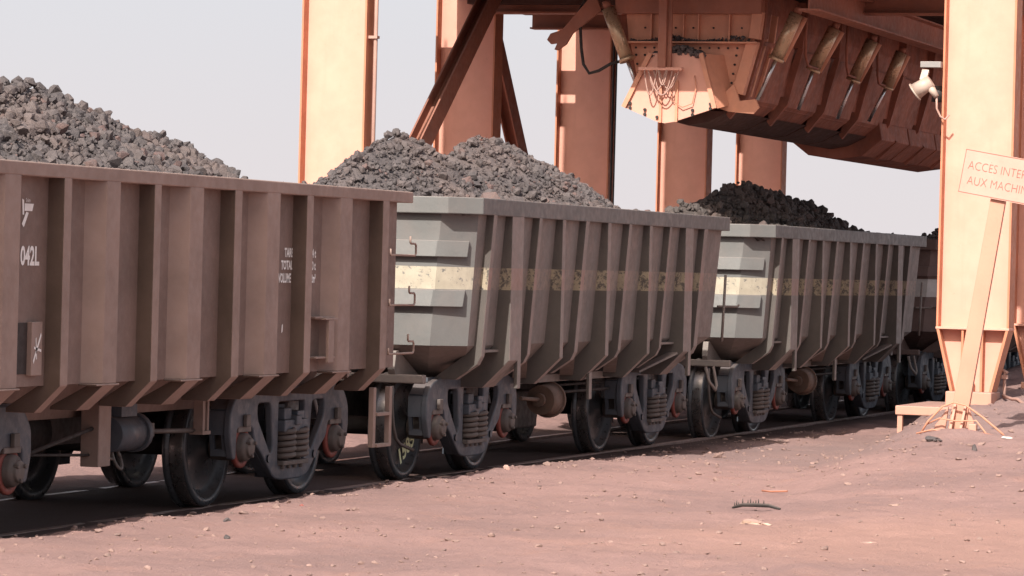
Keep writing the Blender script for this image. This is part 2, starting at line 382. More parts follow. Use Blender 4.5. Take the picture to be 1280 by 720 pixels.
# ------------------------------------------------------------------ bogie
def make_bogie(parent, bx, chalk=False):
    def fr(s_):  # mirrored outline
        half = [(-1.10, .36), (-1.16, .52), (-1.15, .68), (-1.06, .78), (-.90, .815), (-.30, .83)]
        bot = [(-.20, .175), (-.33, .195), (-.58, .39), (-.70, .46), (-.735, .58), (-1.05, .58), (-1.06, .36)]
        out = half+[(-x, z) for x, z in half[::-1]]+[(-x, z) for x, z in bot[::-1]]+bot
        return out
    W1 = rounded([(-.67, .745), (-.40, .745), (-.345, .40), (-.40, .345), (-.67, .62)], .06)
    W2 = [(-x, z) for x, z in W1]
    W3 = rounded([(-.27, .745), (.27, .745), (.27, .27), (-.27, .27)], .04)
    W4 = rounded([(-1.20, .66), (-1.12, .745), (-1.07, .735), (-1.15, .64)], .02)
    mesh = curve_plate([rounded(fr(0), .05, 3), W1, W2, W3], .055, .012)
    V = np.array([v.co[:] for v in mesh.vertices]); Fp = [tuple(p.vertices) for p in mesh.polygons]
    bpy.data.meshes.remove(mesh)
    mb = MB()
    for sy in (-1, 1):
        vv = [(p[0], sy*1.0+p[2], p[1]) for p in V]
        mb.add(vv, Fp)
        # raised flange round the frame, pedestal lugs
        for sx in (-1, 1):
            ya, yb = min(sy*.86, sy*.975), max(sy*.86, sy*.975)
            mb.box(sx*1.135-.018, sx*1.135+.018, ya, yb, .52, .69)
            mb.box(sx*1.10-.018, sx*1.10+.018, ya, yb, .37, .42)
            mb.bar((sx*1.13, sy*.92, .69), (sx*.98, sy*.92, .80), .115, .03, (0, 0, 1))
            mb.bar((sx*1.135, sy*.965, .53), (sx*1.10, sy*.965, .40), .03, .03, (0, 1, 0))
            mb.bar((sx*1.135, sy*.875, .53), (sx*1.10, sy*.875, .40), .03, .03, (0, 1, 0))
            mb.bar((sx*.68, sy*.95, .455), (sx*.32, sy*.95, .20), .03, .08, (0, 1, 0))
            mb.cyl((sx*.45, sy*1.02, .33), (sx*.45, sy*1.04, .33), .03, n=12)
            mb.box(sx*.9-.12, sx*.9+.12, ya, yb, .80, .835)
        mb.box(-.28, .28, min(sy*.86, sy*.975), max(sy*.86, sy*.975), .185, .235)
        mb.box(-.30, .30, min(sy*.88, sy*.975), max(sy*.88, sy*.975), .79, .825)
    mb.box(-.2, .2, -.89, .89, .50, .70)         # bolster
    bog = mb.build('bogie', 'bogie', parent, bevel=.008, loc=(bx, 0, 0))
    prof = [(.0, -.775), (.075, -.775), (.09, -.765), (.105, -.735), (.18, -.705), (.30, -.685), (.345, -.70), (.365, -.742), (.37, -.748), (.415, -.75), (.424, -.742),
            (.427, -.63), (.444, -.622), (.450, -.605), (.444, -.588), (.43, -.582), (.37, -.585), (.345, -.625), (.28, -.64), (.12, -.62), (.10, -.575), (.0, -.575)]
    for ax in (-.9, .9):
        for sy in (1, -1):
            w = MB().lathe_y([(max(r, .001), y*sy) for r, y in prof], ax, .425).build('wheel', 'wheel', bog)
            MB().lathe_y([(.4275, -.735*sy), (.4295, -.73*sy), (.4295, -.64*sy), (.4275, -.635*sy), (.42, -.64*sy), (.42, -.73*sy)], ax, .425).build('tread', 'tread', w)
        MB().cyl((ax, -.57, .425), (ax, .57, .425), .075).build('axle', 'under', bog)
        for sy in (-1, 1):
            b_ = MB().lathe_y([(.001, sy*.79), (.10, sy*.79), (.10, sy*1.04), (.092, sy*1.055), (.07, sy*1.065), (.065, sy*1.085), (.001, sy*1.085)], ax, .43, 24)
            for k in range(3):
                a = k*2*PI/3+.5; b_.cyl((ax+.06*math.cos(a), sy*1.06, .43+.06*math.sin(a)), (ax+.06*math.cos(a), sy*1.10, .43+.06*math.sin(a)), .016, n=6, smooth=False)
            b_.box(ax-.12, ax+.12, min(sy*.87, sy*1.03), max(sy*.87, sy*1.03), .535, .575)
            b_.box(ax-.04, ax+.04, min(sy*1.03, sy*1.06), max(sy*1.03, sy*1.06), .575, .66)
            bb = b_.build('axle_box', 'spring', bog, bevel=.006)
            MB().lathe_y([(.11, sy*.975), (.145, sy*.975), (.15, sy*.985), (.15, sy*1.0), (.145, sy*1.01), (.11, sy*1.01)], ax, .43, 28).build('seal_ring', 'red', bog)
    for sy in (-1, 1):
        for sx, ry in ((-.13, 1.03), (.12, 1.03), (0, .93)):
            pts = []
            for i in range(78):
                t = i/77; a = t*2*PI*5.2; pts.append((sx+.066*math.cos(a), sy*ry+.066*math.sin(a), .315+t*.225))
            MB().tube(pts, .021, 6).build('spring', 'spring', bog)
        e = MB()
        e.box(-.235, .235, min(sy*.90, sy*1.07), max(sy*.90, sy*1.07), .515, .60)
        e.box(-.2, -.06, min(sy*.90, sy*1.05), max(sy*.90, sy*1.05), .60, .685); e.box(.06, .2, min(sy*.90, sy*1.05), max(sy*.90, sy*1.05), .60, .66)
        e.box(-.05, .05, min(sy*.92, sy*1.09), max(sy*.92, sy*1.09), .56, .63)
        e.build('bolster_end', 'bogie', bog, bevel=.008)
        e = MB().box(-.25, .25, min(sy*.88, sy*1.07), max(sy*.88, sy*1.07), .272, .305)
        for q in (-.18, -.06, .06, .18): e.cyl((q, sy*1.03, .245), (q, sy*1.03, .275), .022, n=8)
        e.build('spring_seat', 'spring', bog, bevel=.005)
    # brake rigging across the bogie
    for sx in (-.40, .40):
        b_ = MB(); b_.bar((sx, -.62, .36), (sx, .62, .36), .07, .06)
        for sy in (-1, 1): b_.box(sx-.05+math.copysign(.05, sx), sx+.05+math.copysign(.05, sx), min(sy*.61, sy*.73), max(sy*.61, sy*.73), .27, .50)
        b_.build('brake_beam', 'under', bog)
    if chalk:
        text_mesh([('1585', -.15, -.06, .125, 1.15, .006)], 'chalk_number', 'chalk', bog,
                  lambda u, v: (-.9+.09+u*.90-v*.43, -.7115, .425-.20+u*.43+v*.90))
    return bog

HW = 1.446
SIDE_IN = {}
# ------------------------------------------------------------------ brown wagon
def brown_wagon(x0, L, label, ribs):
    t = thing('ore_wagon', (x0, YC, 0), label, 'ore wagon', 'ore wagons of the train')
    zt, zb, zs, zf = 2.296, 2.212, .965, .805
    yi = HW-.11
    def ring(z, ix, iy): return [(ix, -iy, z), (L-ix, -iy, z), (L-ix, iy, z), (ix, iy, z)]
    MB().loft([ring(.70, .5, .75), ring(zs-.04, .3, HW-.62), ring(zs, .06, yi), ring(zt-.03, .06, yi)]).build('body', 'brown_body', t)
    r = MB()
    for s_ in (-1, 1): r.box(0, L, min(s_*HW, s_*(HW-.13)), max(s_*HW, s_*(HW-.13)), zb, zt)
    for xa in (0, L-.12): r.box(xa, xa+.12, -HW+.13, HW-.13, zb+.002, zt-.002)
    r.build('top_rim', 'brown', t, bevel=.008)
    for kind, a, b_ in ribs:
        for s_ in (-1, 1):
            if kind == 'thin':
                poly = [(-HW+.002, zb+.004), (-HW+.002, zs), (-HW+.17, zf-.008), (-HW+.36, zf-.008), (-HW+.36, zf+.02), (-yi+.006, zs+.02), (-yi+.006, zb+.004)]
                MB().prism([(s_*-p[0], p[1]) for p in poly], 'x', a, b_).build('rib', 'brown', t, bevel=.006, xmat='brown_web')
            else:
                w = .07
                hat = [(a-w*1.4, -yi+.006), (a, -HW+.002), (b_, -HW+.002), (b_+.012, -yi+.006)]
                q = MB().prism([(p[0], s_*-p[1]) for p in hat], 'z', zs, zb+.004)
                q.box(a-w*1.4-.01, b_+.03, min(s_*(HW+.008), s_*(yi-.01)), max(s_*(HW+.008), s_*(yi-.01)), zs-.012, zs)
                poly = [(-HW+.004, zs-.012), (-HW+.18, zf-.012), (-HW+.36, zf-.012), (-HW+.36, zf+.01), (-yi, zs-.012)]
                q.prism([(s_*-p[0], p[1]) for p in poly], 'x', a+.01, b_-.005)
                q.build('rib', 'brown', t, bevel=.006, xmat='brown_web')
    # end posts and straps
    for xe, d in ((0, 1), (L, -1)):
        e = MB()
        for yy in (-.9, -.3, .3, .9): e.box(min(xe+d*.008, xe+d*.065), max(xe+d*.008, xe+d*.065), yy-.07, yy+.07, .86, zb)
        e.build('end_post', 'brown', t, bevel=.006)
    underframe(t, L, 'brown')
    return t
def underframe(t, L, mat):
    MB().box(.25, L-.25, -.26, .26, .47, .74).build('centre_sill', 'under', t)
    for xe, d in ((0, 1), (L, -1)):
        c = MB().box(min(xe+d*.5, xe-d*.30), max(xe+d*.5, xe-d*.30), -.11, .11, .50, .72)
        c.box(min(xe-d*.30, xe-d*.62), max(xe-d*.30, xe-d*.62), -.15, .10, .46, .76)
        c.build('coupler', 'under', t, bevel=.02)
        pts = [(xe-d*.1, -.35, .62), (xe-d*.25, -.36, .5), (xe-d*.42, -.33, .33), (xe-d*.60, -.25, .28), (xe-d*.75, -.12, .34)]
        MB().tube(pts, .028).build('brake_hose', 'rubber', t)

# ------------------------------------------------------------------ grey wagon
def grey_wagon(x0, L, label, mb_, me_, number=False, zoff=0., detail=True):
    t = thing('ore_wagon', (x0, YC, zoff), label, 'ore wagon', 'ore wagons of the train')
    zt, zb, zs, zf = 2.296, 2.160, .965, .80
    c = .225
    def oct_(z, ix, iy, cc):
        a = ix; return [(a, -HW+iy+cc, z), (a+cc, -HW+iy, z), (L-a-cc, -HW+iy, z), (L-a, -HW+iy+cc, z), (L-a, HW-iy-cc, z), (L-a-cc, HW-iy, z), (a+cc, HW-iy, z), (a, HW-iy-cc, z)]
    # shell: leans in slightly towards the floor, bottom tucked in
    B = [oct_(.72, .95, .80, .3), oct_(.87, .62, .36, .22), oct_(1.10, .10, .145, .24), oct_(zt-.05, .065, .06, .235)]
    sides = MB(); ends = [MB(), MB()]
    for k in range(3):
        for i in range(8):
            q = [B[k][i], B[k][(i+1) % 8], B[k+1][(i+1) % 8], B[k+1][i]]
            (sides if i in (1, 5) or k < 2 else ends[0 if i in (0, 6, 7) else 1]).add(q, [(0, 1, 2, 3)])
    sides.add(B[0], [tuple(range(8))]); sides.add(B[3], [tuple(range(8))])
    sides.build('side_wall', mb_, t)
    for e in ends: e.build('end_wall', me_, t)
    # rim : octagonal ring with chamfered corners
    r = MB(); O = oct_(zb, 0, 0, c); I = oct_(zb, .13, .13, .20)
    up = lambda R, z: [(p[0], p[1], z) for p in R]
    n = 8; vs = O+up(O, zt)+up(I, zt)+I; fs = []
    for k in range(4):
        for i in range(n): fs.append((k*n+i, k*n+(i+1) % n, ((k+1) % 4)*n+(i+1) % n, ((k+1) % 4)*n+i))
    r.add(vs, fs); r.build('top_rim', me_ if mb_ == 'grey' else mb_, t, bevel=.008)
    # end straps following the chamfered end
    for xe, d in ((0, 1), (L, -1)):
        for (z0, z1, pr0, pr1) in ((1.815, 1.945, .035, .055), (1.415, 1.55, .035, .065)):
            iz = .10-(.035)*(z1-1.10)/1.15; iy = .145-.085*(z0-1.10)/1.146
            O2, O1 = (iz-pr1, iz-pr0)
            rings = []
            for z, ov in ((z0, O2), (z1, O1)):
                iyz = .145-.085*(z-1.10)/1.146
                y0 = HW-iyz-.24
                pin = iz+.03
                P_ = [(ov, -y0), (ov+.19, -y0-.19-.02), (pin+.20, -y0-.185), (pin, -y0+.01), (pin, y0-.01), (pin+.20, y0+.185), (ov+.19, y0+.19+.02), (ov, y0)]
                rings.append([((p[0] if d > 0 else L-p[0]), p[1], z) for p in P_])
            MB().loft(rings).build('end_strap', me_, t, bevel=.005)
        # sloping lower end plate with stiffeners, corner bracket
        for yy in (-.75, -.25, .25, .75):
            e = MB(); poly = [(.16, 1.05), (.10, 1.05), (.06, .90), (.12, .80), (.62, .80), (.62, .86)]
            e.prism([((p[0] if d > 0 else L-p[0]), p[1]) for p in poly], 'y', yy-.03, yy+.03)
            e.build('end_gusset', mb_, t, bevel=.005)
        s_ = MB().box(min(xe+d*.08, xe+d*.16), max(xe+d*.08, xe+d*.16), -1.02, 1.02, .79, .86)
        s_.build('end_sill', mb_, t, bevel=.01)
    # fins
    def panel_y(z): return HW-(.145-.085*(z-1.10)/1.146)
    fins = [(.50, .60, 's'), (1.0, 1.31, 'W'), (1.72, 1.81, 's'), (2.38, 2.48, 't'), (3.06, 3.17, 's'), (3.74, 3.85, 't'), (4.41, 4.51, 's'), (5.09, 5.19, 't'), (5.78, 5.86, 's'), (6.36, 6.64, 'W'), (7.02, 7.16, 's')]
    for a, b_, k in fins:
        for sg in (-1, 1):
            if k == 's':
                poly = [(HW-.002, zb+.004), (HW-.085, zs+.05), (HW-.12, zs-.02), (HW-.30, zf+.02), (HW-.5, zf+.02), (panel_y(1.045)-.03, 1.06), (panel_y(zb)-.03, zb+.004)]
            else:
                poly = [(HW-.004, zb+.004), (HW-.004, zs+.01), (HW-.235, zf-.055), (HW-.42, zf-.055), (HW-.5, zf+.02), (panel_y(1.045)-.03, 1.06), (panel_y(zb)-.03, zb+.004)]
            poly = [(sg*p[0], p[1]) for p in poly]
            q = MB()
            if k == 'W':
                q.prism(poly, 'x', a, b_)
                q.box(b_-.09, b_, min(sg*(HW-.003), sg*(HW-.035)), max(sg*(HW-.003), sg*(HW-.035)), .74, zs+.02)
            else:
                # flange plus thinner web behind it
                q.prism(poly, 'x', a+.012, b_)
            if k == 't' and abs(a-3.74) < .01:
                q.box(b_-.085, b_, min(sg*(HW-.15), sg*(HW-.18)), max(sg*(HW-.15), sg*(HW-.18)), .58, zf+.02)
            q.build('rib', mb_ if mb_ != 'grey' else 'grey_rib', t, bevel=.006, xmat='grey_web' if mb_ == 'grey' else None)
    # triangular gussets on the tucked-in bottom between the fins
    for sg in (-1, 1):
        for a, b_ in ((1.81, 2.38), (3.17, 3.74), (4.51, 5.09)):
            MB().bar((a, sg*(HW-.17), .985), (b_, sg*(HW-.36), .80), .12, .02, (0, 0, 1)).build('gusset', mb_, t)
        for a, b_ in ((6.36, 5.95),):
            MB().bar((a, sg*(HW-.10), .96), (b_, sg*(HW-.36), .78), .12, .02, (0, 0, 1)).build('gusset', mb_, t)
        for a, b_ in ((.60, 1.0), (5.86, 6.36)):
            MB().box(a, b_, min(sg*(HW-.10), sg*(HW-.26)), max(sg*(HW-.10), sg*(HW-.26)), 1.045, 1.065).build('ledge', mb_, t)
    underframe(t, L, mb_)
    # side sill
    for sg in (-1, 1):
        MB().box(.55, L-.55, min(sg*.80, sg*1.02), max(sg*.80, sg*1.02), .735, .80).build('side_sill', mb_, t)
    return t

# first wagon
W1X, W1L = 18.24, 8.2
def fx(raw): return raw*.9746-W1X
ribs = [('wide', fx(19.93), fx(20.15)), ('thin', fx(20.76), fx(20.87)), ('wide', fx(21.39), fx(21.60)), ('thin', fx(22.14), fx(22.25)), ('wide', fx(22.73), fx(22.96)),
        ('thin', fx(23.51), fx(23.64)), ('wide', fx(24.11), fx(24.35)), ('thin', fx(24.87), fx(25.0)), ('wide', fx(25.55), fx(25.8)), ('thin', fx(26.46), fx(26.6)),
        ('thin', fx(19.38), fx(19.49))]
w1 = brown_wagon(W1X, W1L, 'brown ore wagon lettered 042L, nearest and leftmost, with ribbed sides', ribs)
def loc1(x, z, y): return (x-W1X, y-YC, z)
yp = YC-HW+.11-.003
X1 = lambda u, v: (u-W1X, yp-YC, v)
text_mesh([('042L', 19.865, 1.69, .108, .83, .005),
           [(19.87, 2.08), (19.895, 2.072), (19.90, 1.985), (19.88, 1.985)], [(19.905, 2.052), (20.03, 2.052), (20.01, 2.008), (19.905, 2.008)],
           [(19.93, 2.004), (19.962, 1.997), (19.90, 1.91), (19.872, 1.93)], ('Snim', 19.92, 2.06, .025, .9)], 'lettering', 'white', w1, X1)
text_mesh([('TARE', 24.09, 1.780, .060, .80, .003), ('TOTAL', 24.03, 1.692, .060, .80, .003), ('VOLUME', 23.985, 1.600, .062, .68, .003)], 'lettering', 'white', w1, X1)
text_mesh([[(24.07, 1.30), (24.09, 1.31), (24.085, 1.255), (24.065, 1.245)]], 'paint_fleck', 'white', w1, X1)
text_mesh([('4 t', 24.62, 1.780, .058, .8, .003), ('0 t', 24.62, 1.692, .058, .8, .003), ('2m\u00b3', 24.615, 1.602, .058, .62, .003)], 'lettering', 'white', w1, X1)
# tag plate with white mark, painted-on recess beside it, bracket, handholds, steps
q = MB().box(19.84-W1X, 19.975-W1X, yp-YC-.004, yp-YC+.002, 1.04, 1.345); q.build('recess_shade', 'under', w1)  # flush dark sheet standing in for the shade inside a recess
q = MB().box(19.975-W1X, 20.12-W1X, yp-YC-.035, yp-YC+.0, 1.03, 1.35); q.build('tag_plate', 'brown', w1, bevel=.004)
Xq = lambda u, v: (u-W1X, yp-YC-.038, v)
text_mesh([[(19.99, 1.12), (20.0, 1.10), (20.10, 1.27), (20.09, 1.285)], [(20.02, 1.25), (20.03, 1.26), (20.045, 1.13), (20.035, 1.125)], [(20.0, 1.19), (20.1, 1.17), (20.1, 1.185), (20.0, 1.205)]], 'chalk_mark', 'white', w1, Xq)
q = MB().box(24.62-W1X, 24.86-W1X, -HW-.012, -HW+.10, 1.335, 1.35); q.box(24.50-W1X, 24.94-W1X, -HW+.02, -HW+.112, 1.345, 1.36)
q.box(24.69-W1X, 24.80-W1X, -HW-.01, -HW+.012, 1.03, 1.335); q.box(24.50-W1X, 24.88-W1X, -HW+.01, -HW+.112, 1.06, 1.075)
q.build('bracket', 'brown', w1, bevel=.004)
for z in (1.86, 1.485, 1.12):
    q = MB().tube([(x_-W1X, -HW-.012, z_) for x_, z_ in ((25.93, z+.0), (25.93, z-.045), (26.47, z-.045), (26.49, z-.03), (26.49, z+.03), (26.47, z+.045), (26.38, z+.045), (26.36, z+.055), (26.36, z+.10))], .0085)
    q.build('handhold', 'brown', w1)
q = MB()
for x in (25.95, 26.30): q.box(x-W1X, x+.055-W1X, -HW+.10, -HW+.14, .37, .82)
for z in (.37, .605): q.box(26.005-W1X, 26.30-W1X, -HW+.085, -HW+.145, z, z+.025)
q.build('step_ladder', 'brown', w1, bevel=.003)
# gear slung underneath
q = MB().box(21.90-W1X, 22.09-W1X, -.95, -.82, .385, .80); q.build('hanger_post', 'brown', w1, bevel=.006)
ring = [(22.30-W1X+.055*math.cos(a), -.90+.03*math.sin(a), .43+.075*math.sin(a)) for a in np.linspace(0, 2*PI, 22)]
MB().tube(ring, .011, 6).tube([(22.08-W1X, -.9, .44), (22.25-W1X, -.9, .42)], .01, 6).build('release_ring', 'spring', w1)
q = MB().cyl((22.17-W1X, -.88, .585), (22.58-W1X, -.88, .585), .118).cyl((22.58-W1X, -.88, .585), (22.64-W1X, -.88, .585), .132).cyl((22.64-W1X, -.88, .585), (22.74-W1X, -.88, .585), .05)
q.box(22.25-W1X, 22.5-W1X, -.95, -.8, .70, .78)
for k in range(6):
    a = k*PI/3; q.cyl((22.64-W1X, -.88+.11*math.cos(a), .585+.11*math.sin(a)), (22.67-W1X, -.88+.11*math.cos(a), .585+.11*math.sin(a)), .012, n=6)
q.build('brake_cylinder', 'bogie', w1)
MB().cyl((22.74-W1X, -.88, .585), (23.70-W1X, -.88, .56), .017, n=8).box(22.74-W1X, 22.86-W1X, -.92, -.84, .55, .64).build('push_rod', 'spring', w1)
q = MB().box(23.62-W1X, 23.66-W1X, -.95, -.88, .555, .80).box(23.70-W1X, 23.73-W1X, -.95, -.88, .555, .80).box(23.60-W1X, 23.74-W1X, -.96, -.86, .535, .56); q.build('rod_hanger', 'brown', w1)
MB().cyl((20.7-W1X, -.45, .60), (21.9-W1X, -.45, .60), .17).build('air_reservoir', 'under', w1)
MB().cyl((20.9-W1X, -.9, .50), (21.95-W1X, -.9, .64), .014, n=8).cyl((20.9-W1X, -.88, .50), (21.95-W1X, -.88, .46), .010, n=6).build('brake_rod', 'under', w1)
make_bogie(w1, 25.1-W1X); make_bogie(w1, 19.57-W1X)

W2X, WL = 27.89, 8.215
LAB2 = 'grey ore wagon with worn yellow band, second from the left behind the brown wagon'
w2 = grey_wagon(W2X, WL, LAB2, 'grey', 'grey_end')
b_ = make_bogie(w2, 29.23-W2X, chalk=True); make_bogie(w2, 34.76-W2X)
q = MB().cyl((3.42, -.95, .57), (3.64, -.95, .57), .13, .15, 28).cyl((3.64, -.95, .57), (3.67, -.95, .57), .165, n=28).cyl((3.36, -.95, .57), (3.42, -.95, .57), .06, n=16)
q.cyl((2.85, -.95, .60), (3.38, -.95, .575), .018, n=8)
q.build('brake_drum', 'drum', w2)
MB().tube([(3.69+.0*a, -.95+.045*math.cos(a), .53+.05*math.sin(a)) for a in np.linspace(0, 2*PI, 14)], .01, 6).build('release_ring', 'spring', w2)
MB().cyl((3.75, -.9, .62), (5.9, -.9, .62), .014, n=8).cyl((3.75, -.85, .68), (5.9, -.85, .68), .012, n=8).build('brake_rod', 'under', w2)
MB().box(3.9, 4.6, -.55, -.15, .28, .62).build('valve_box', 'under', w2, bevel=.02)
# end ladder rail and handholds at the far near-side corner
MB().tube([(WL+.02, -HW+.12, 1.05), (WL+.03, -HW+.10, 1.72)], .014, 6).tube([(WL-.03, -HW+.16, 1.40), (WL+.22, -HW+.02, 1.40), (WL+.22, -HW+.0, 1.42)], .012, 6).build('handhold', 'grey', w2)
MB().tube([(WL-.55, -HW+.13, .80), (WL-.52, -HW+.10, .66), (WL-.44, -HW+.05, .57), (WL-.40, -HW+.05, .62), (WL-.36, -HW+.10, .80)], .016, 6).build('foot_stirrup', 'grey', w2)
MB().tube([(-.31, -.90, .78), (-.31, -.90, .62), (-.27, -.90, .47), (-.20, -.90, .36), (-.10, -.90, .31), (.22, -.90, .25)], .014, 6).build('corner_pipe', 'spring', w2)
text_mesh([('ALU', 1.86, 1.40, .07, .55), ('NU', 1.88, 1.31, .07, .6)], 'chalk_letters', 'letter', w2, lambda u, v: (u, -(HW-(.145-.085*(v-1.10)/1.146))-.004, v))

w3 = copy_tree(w2); w3.location = (37.55, YC, -.04)
w3['label'] = 'grey ore wagon with yellow band half in shade under the loading hopper'
for ch in [k for k in COL.objects if k.parent == w3]:
    if ch.name.startswith('chalk_letters'): bpy.data.objects.remove(ch)
    elif ch.name.startswith('bogie'):
        for s_ in [k for k in COL.objects if k.parent == ch and k.name.startswith('chalk')]: bpy.data.objects.remove(s_)
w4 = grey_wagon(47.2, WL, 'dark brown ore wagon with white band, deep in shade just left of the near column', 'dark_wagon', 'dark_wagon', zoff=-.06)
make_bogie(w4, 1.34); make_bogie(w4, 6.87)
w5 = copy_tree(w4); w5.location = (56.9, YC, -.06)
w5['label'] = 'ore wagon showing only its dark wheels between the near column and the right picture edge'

# ------------------------------------------------------------------ ore heaps
ore_heap(W1X+.14, W1X+W1L-.14, [(18.3, 2.6), (20.5, 2.85), (22.4, 2.90), (23.0, 2.86), (24.2, 2.70), (25.24, 2.58), (26.0, 2.47), (26.35, 2.33)], 2.245, 'ore',
         'single sloping heap of coarse grey ore lumps in the brown wagon', 14500, .012, .074)
ore_heap(W2X+.14, W2X+WL-.14, [(28.0, 2.05), (28.4, 2.28), (28.9, 2.58), (29.6, 2.80), (30.1, 2.90), (30.6, 2.78), (31.25, 2.60), (31.8, 2.82), (32.2, 2.95), (33.2, 2.88), (34.2, 2.77), (35.0, 2.65), (36.0, 2.46)], 2.245, 'ore',
         'twin peaked heap of grey ore in the wagon with a yellow band', 16000, .008, .060, big=[(29.35, 9.78, .15), (29.62, 9.72, .075), (30.3, 9.9, .11)])
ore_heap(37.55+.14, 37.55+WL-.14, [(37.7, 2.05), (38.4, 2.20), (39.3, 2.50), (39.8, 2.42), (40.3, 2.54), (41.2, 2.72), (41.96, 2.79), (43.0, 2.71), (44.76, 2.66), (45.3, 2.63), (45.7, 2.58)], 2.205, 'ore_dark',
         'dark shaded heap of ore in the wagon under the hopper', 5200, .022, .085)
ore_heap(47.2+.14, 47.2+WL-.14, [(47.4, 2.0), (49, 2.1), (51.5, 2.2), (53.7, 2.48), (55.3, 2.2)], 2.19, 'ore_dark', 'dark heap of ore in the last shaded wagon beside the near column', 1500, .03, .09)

# pebbles on the ground
pl = []
for _ in range(6500):
    x = 16+26*RNG.random()**1.3; y = RNG.uniform(3.2, 9.9); r = .004*(8.5)**(RNG.random()**4)
    pl.append((x, y, gz(x, y)+r*.15, r))
for _ in range(900):
    x = RNG.uniform(18, 42); y = 9.55+RNG.normal()*.22; r = .006*(7)**(RNG.random()**2.5)
    pl.append((x, y, gz(x, y)+r*.2, r))
for _ in range(800):
    x = RNG.uniform(29, 40); y = RNG.uniform(4.8, 8.6); r = .006*(8)**(RNG.random()**3.2)
    pl.append((x, y, gz(x, y)+r*.15, r))
V, Fc = scatter(pl, True)
tag(link('gravel', mesh_np('gravel', V, Fc), 'pebble'), 'loose dark and pink pebbles strewn over the red dust', 'gravel', kind='stuff')

# ------------------------------------------------------------------ gantry columns
def column(x, y, z0, z1, label, base=False, pipe=False):
    t = thing('steel_column', (x, y, z0), label, 'column', 'orange steel columns of the loading gantry')
    H = z1-z0; zt = 1.24-z0 if base else 0.0
    hw = .372
    MB().box(-.01, .01, -hw+.016, hw-.016, zt+.012 if base else 0, H).build('web', 'orange', t)
    for s_, dx in ((-1, 1), (1, 1)):
        f = MB().box(-.15, .15, min(s_*hw, s_*(hw-.022)), max(s_*hw, s_*(hw-.022)), zt, H)
        if base: f.prism([(s_*hw, zt), (s_*(hw-.03), zt), (s_*.185, .14), (s_*.215, .14)], 'x', -.15, .15)
        f.build('flange', 'orange_edge' , t, bevel=.003)
        e = MB().box(-.1535, -.1505, min(s_*(hw+.001), s_*(hw-.023)), max(s_*(hw+.001), s_*(hw-.023)), zt, H)
    if base:
        s_ = MB().box(-.155, .155, -hw-.004, hw+.004, zt-.012, zt+.012); s_.build('stiffener', 'orange', t, bevel=.003)
        lw = MB().prism([(-hw+.03, zt-.012), (hw-.03, zt-.012), (.185, .14), (-.185, .14)], 'x', -.012, .012); lw.build('lower_web', 'orange', t)
        for yy in (-.10, .10): MB().box(-.14, -.013, yy-.012, yy+.012, .14, zt-.012).build('stiffener', 'orange_edge', t, bevel=.003)
        MB().box(-.24, .24, -.23, .24, -.12, .14).build('base_plate', 'plate', t, bevel=.01)
        MB().box(-.12, -.03, -.02, .06, .14, .22).cyl((-.08, .05, .14), (-.08, .05, .42), .025, n=10).build('anchor_bolt', 'hopper', t)
    else:
        MB().box(-.3, .3, -.45, .45, -.05, .04).build('base_plate', 'plate', t)
    if pipe:
        MB().cyl((-.05, -hw-.07, 0), (-.05, -hw-.07, H), .022, n=10).box(-.09, -.01, -hw-.1, -hw, 4.1, 4.13).build('conduit', 'hose', t)
    return t
FX = [37.25, 41.6, 46.4, 51.3, 55.75]
FL = ['first far column from the left, sunlit orange, with a thin conduit', 'second far column from the left, crossed by the diagonal braces',
      'third far column from the left, half shaded, with a hanging black hose', 'fourth far column from the left, under the hopper front', 'fifth far column from the left, mostly hidden, above the dark ore']
for i, x in enumerate(FX): column(x, 14.2, .05, 8.2, FL[i], pipe=(i == 0))
nc = column(37.2, 7.19, .46, 8.2, 'near orange column with tapered foot behind the tilted sign', base=True)
column(41.45, 7.19, .46, 8.2, 'near orange column cut off by the right picture edge', base=True)

# ------------------------------------------------------------------ overhead bunker and beams
t = thing('ore_bunker', (37.35, YC, 5.0), 'dark overhead ore bunker deck with reddish edge beams above the train', 'bunker')
MB().box(.12, 23, -3.4, 3.48, .0, .12).build('deck', 'ceil', t)
for cx_ in FX[1:]:
    for dx in (-.98, -1.45): MB().box(cx_+dx-37.35-.12, cx_+dx-37.35+.12, 3.48, 3.9, .0, .1).build('shade_stub', 'ceil', t)  # added stubs, placed to throw shade bands on the far columns
MB().box(0.12, 22, -3.4, -3.2, .12, 3.0).box(.12, 22, 3.2, 3.4, .12, 3.0).box(.12, .4, -3.2, 3.2, .12, 3.0).build('bunker_wall', 'redbrown', t)
for i in range(7):
    MB().box(.5+i*3.3, .72+i*3.3, -1.1, 3.2, -.18, -.004).build('joist', 'ceil', t)
def ibeam(p0, p1, h, w, up, tf=.02, tw=.015):
    m_ = MB(); p0, p1, up = Vector(p0), Vector(p1), Vector(up); d = (p1-p0).normalized(); sd = d.cross(up).normalized(); u = sd.cross(d)
    for s_ in (-1, 1): m_.bar(p0+u*s_*(h/2-tf/2), p1+u*s_*(h/2-tf/2), w, tf, up)
    m_.bar(p0, p1, tw, h-2*tf, up); return m_
tag(ibeam((38.6, 9.35, 4.72), (60, 9.35, 4.72), .30, .22, (0, 0, 1)).build('girder', 'redbrown'), 'long red brown girder running above the train parallel to the rails', 'girder')
tag(ibeam((41.3, 7.4, 4.85), (41.3, 13.9, 4.85), .27, .22, (0, 0, 1)).build('cross_beam', 'redbrown'), 'dark cross beam from the second far column to the hopper', 'beam')
tag(ibeam((43.4, 11.9, 4.80), (43.4, 14.0, 4.80), .25, .2, (0, 0, 1)).build('cross_beam', 'redbrown'), 'short dark beam end just left of the hopper cylinder', 'beam')
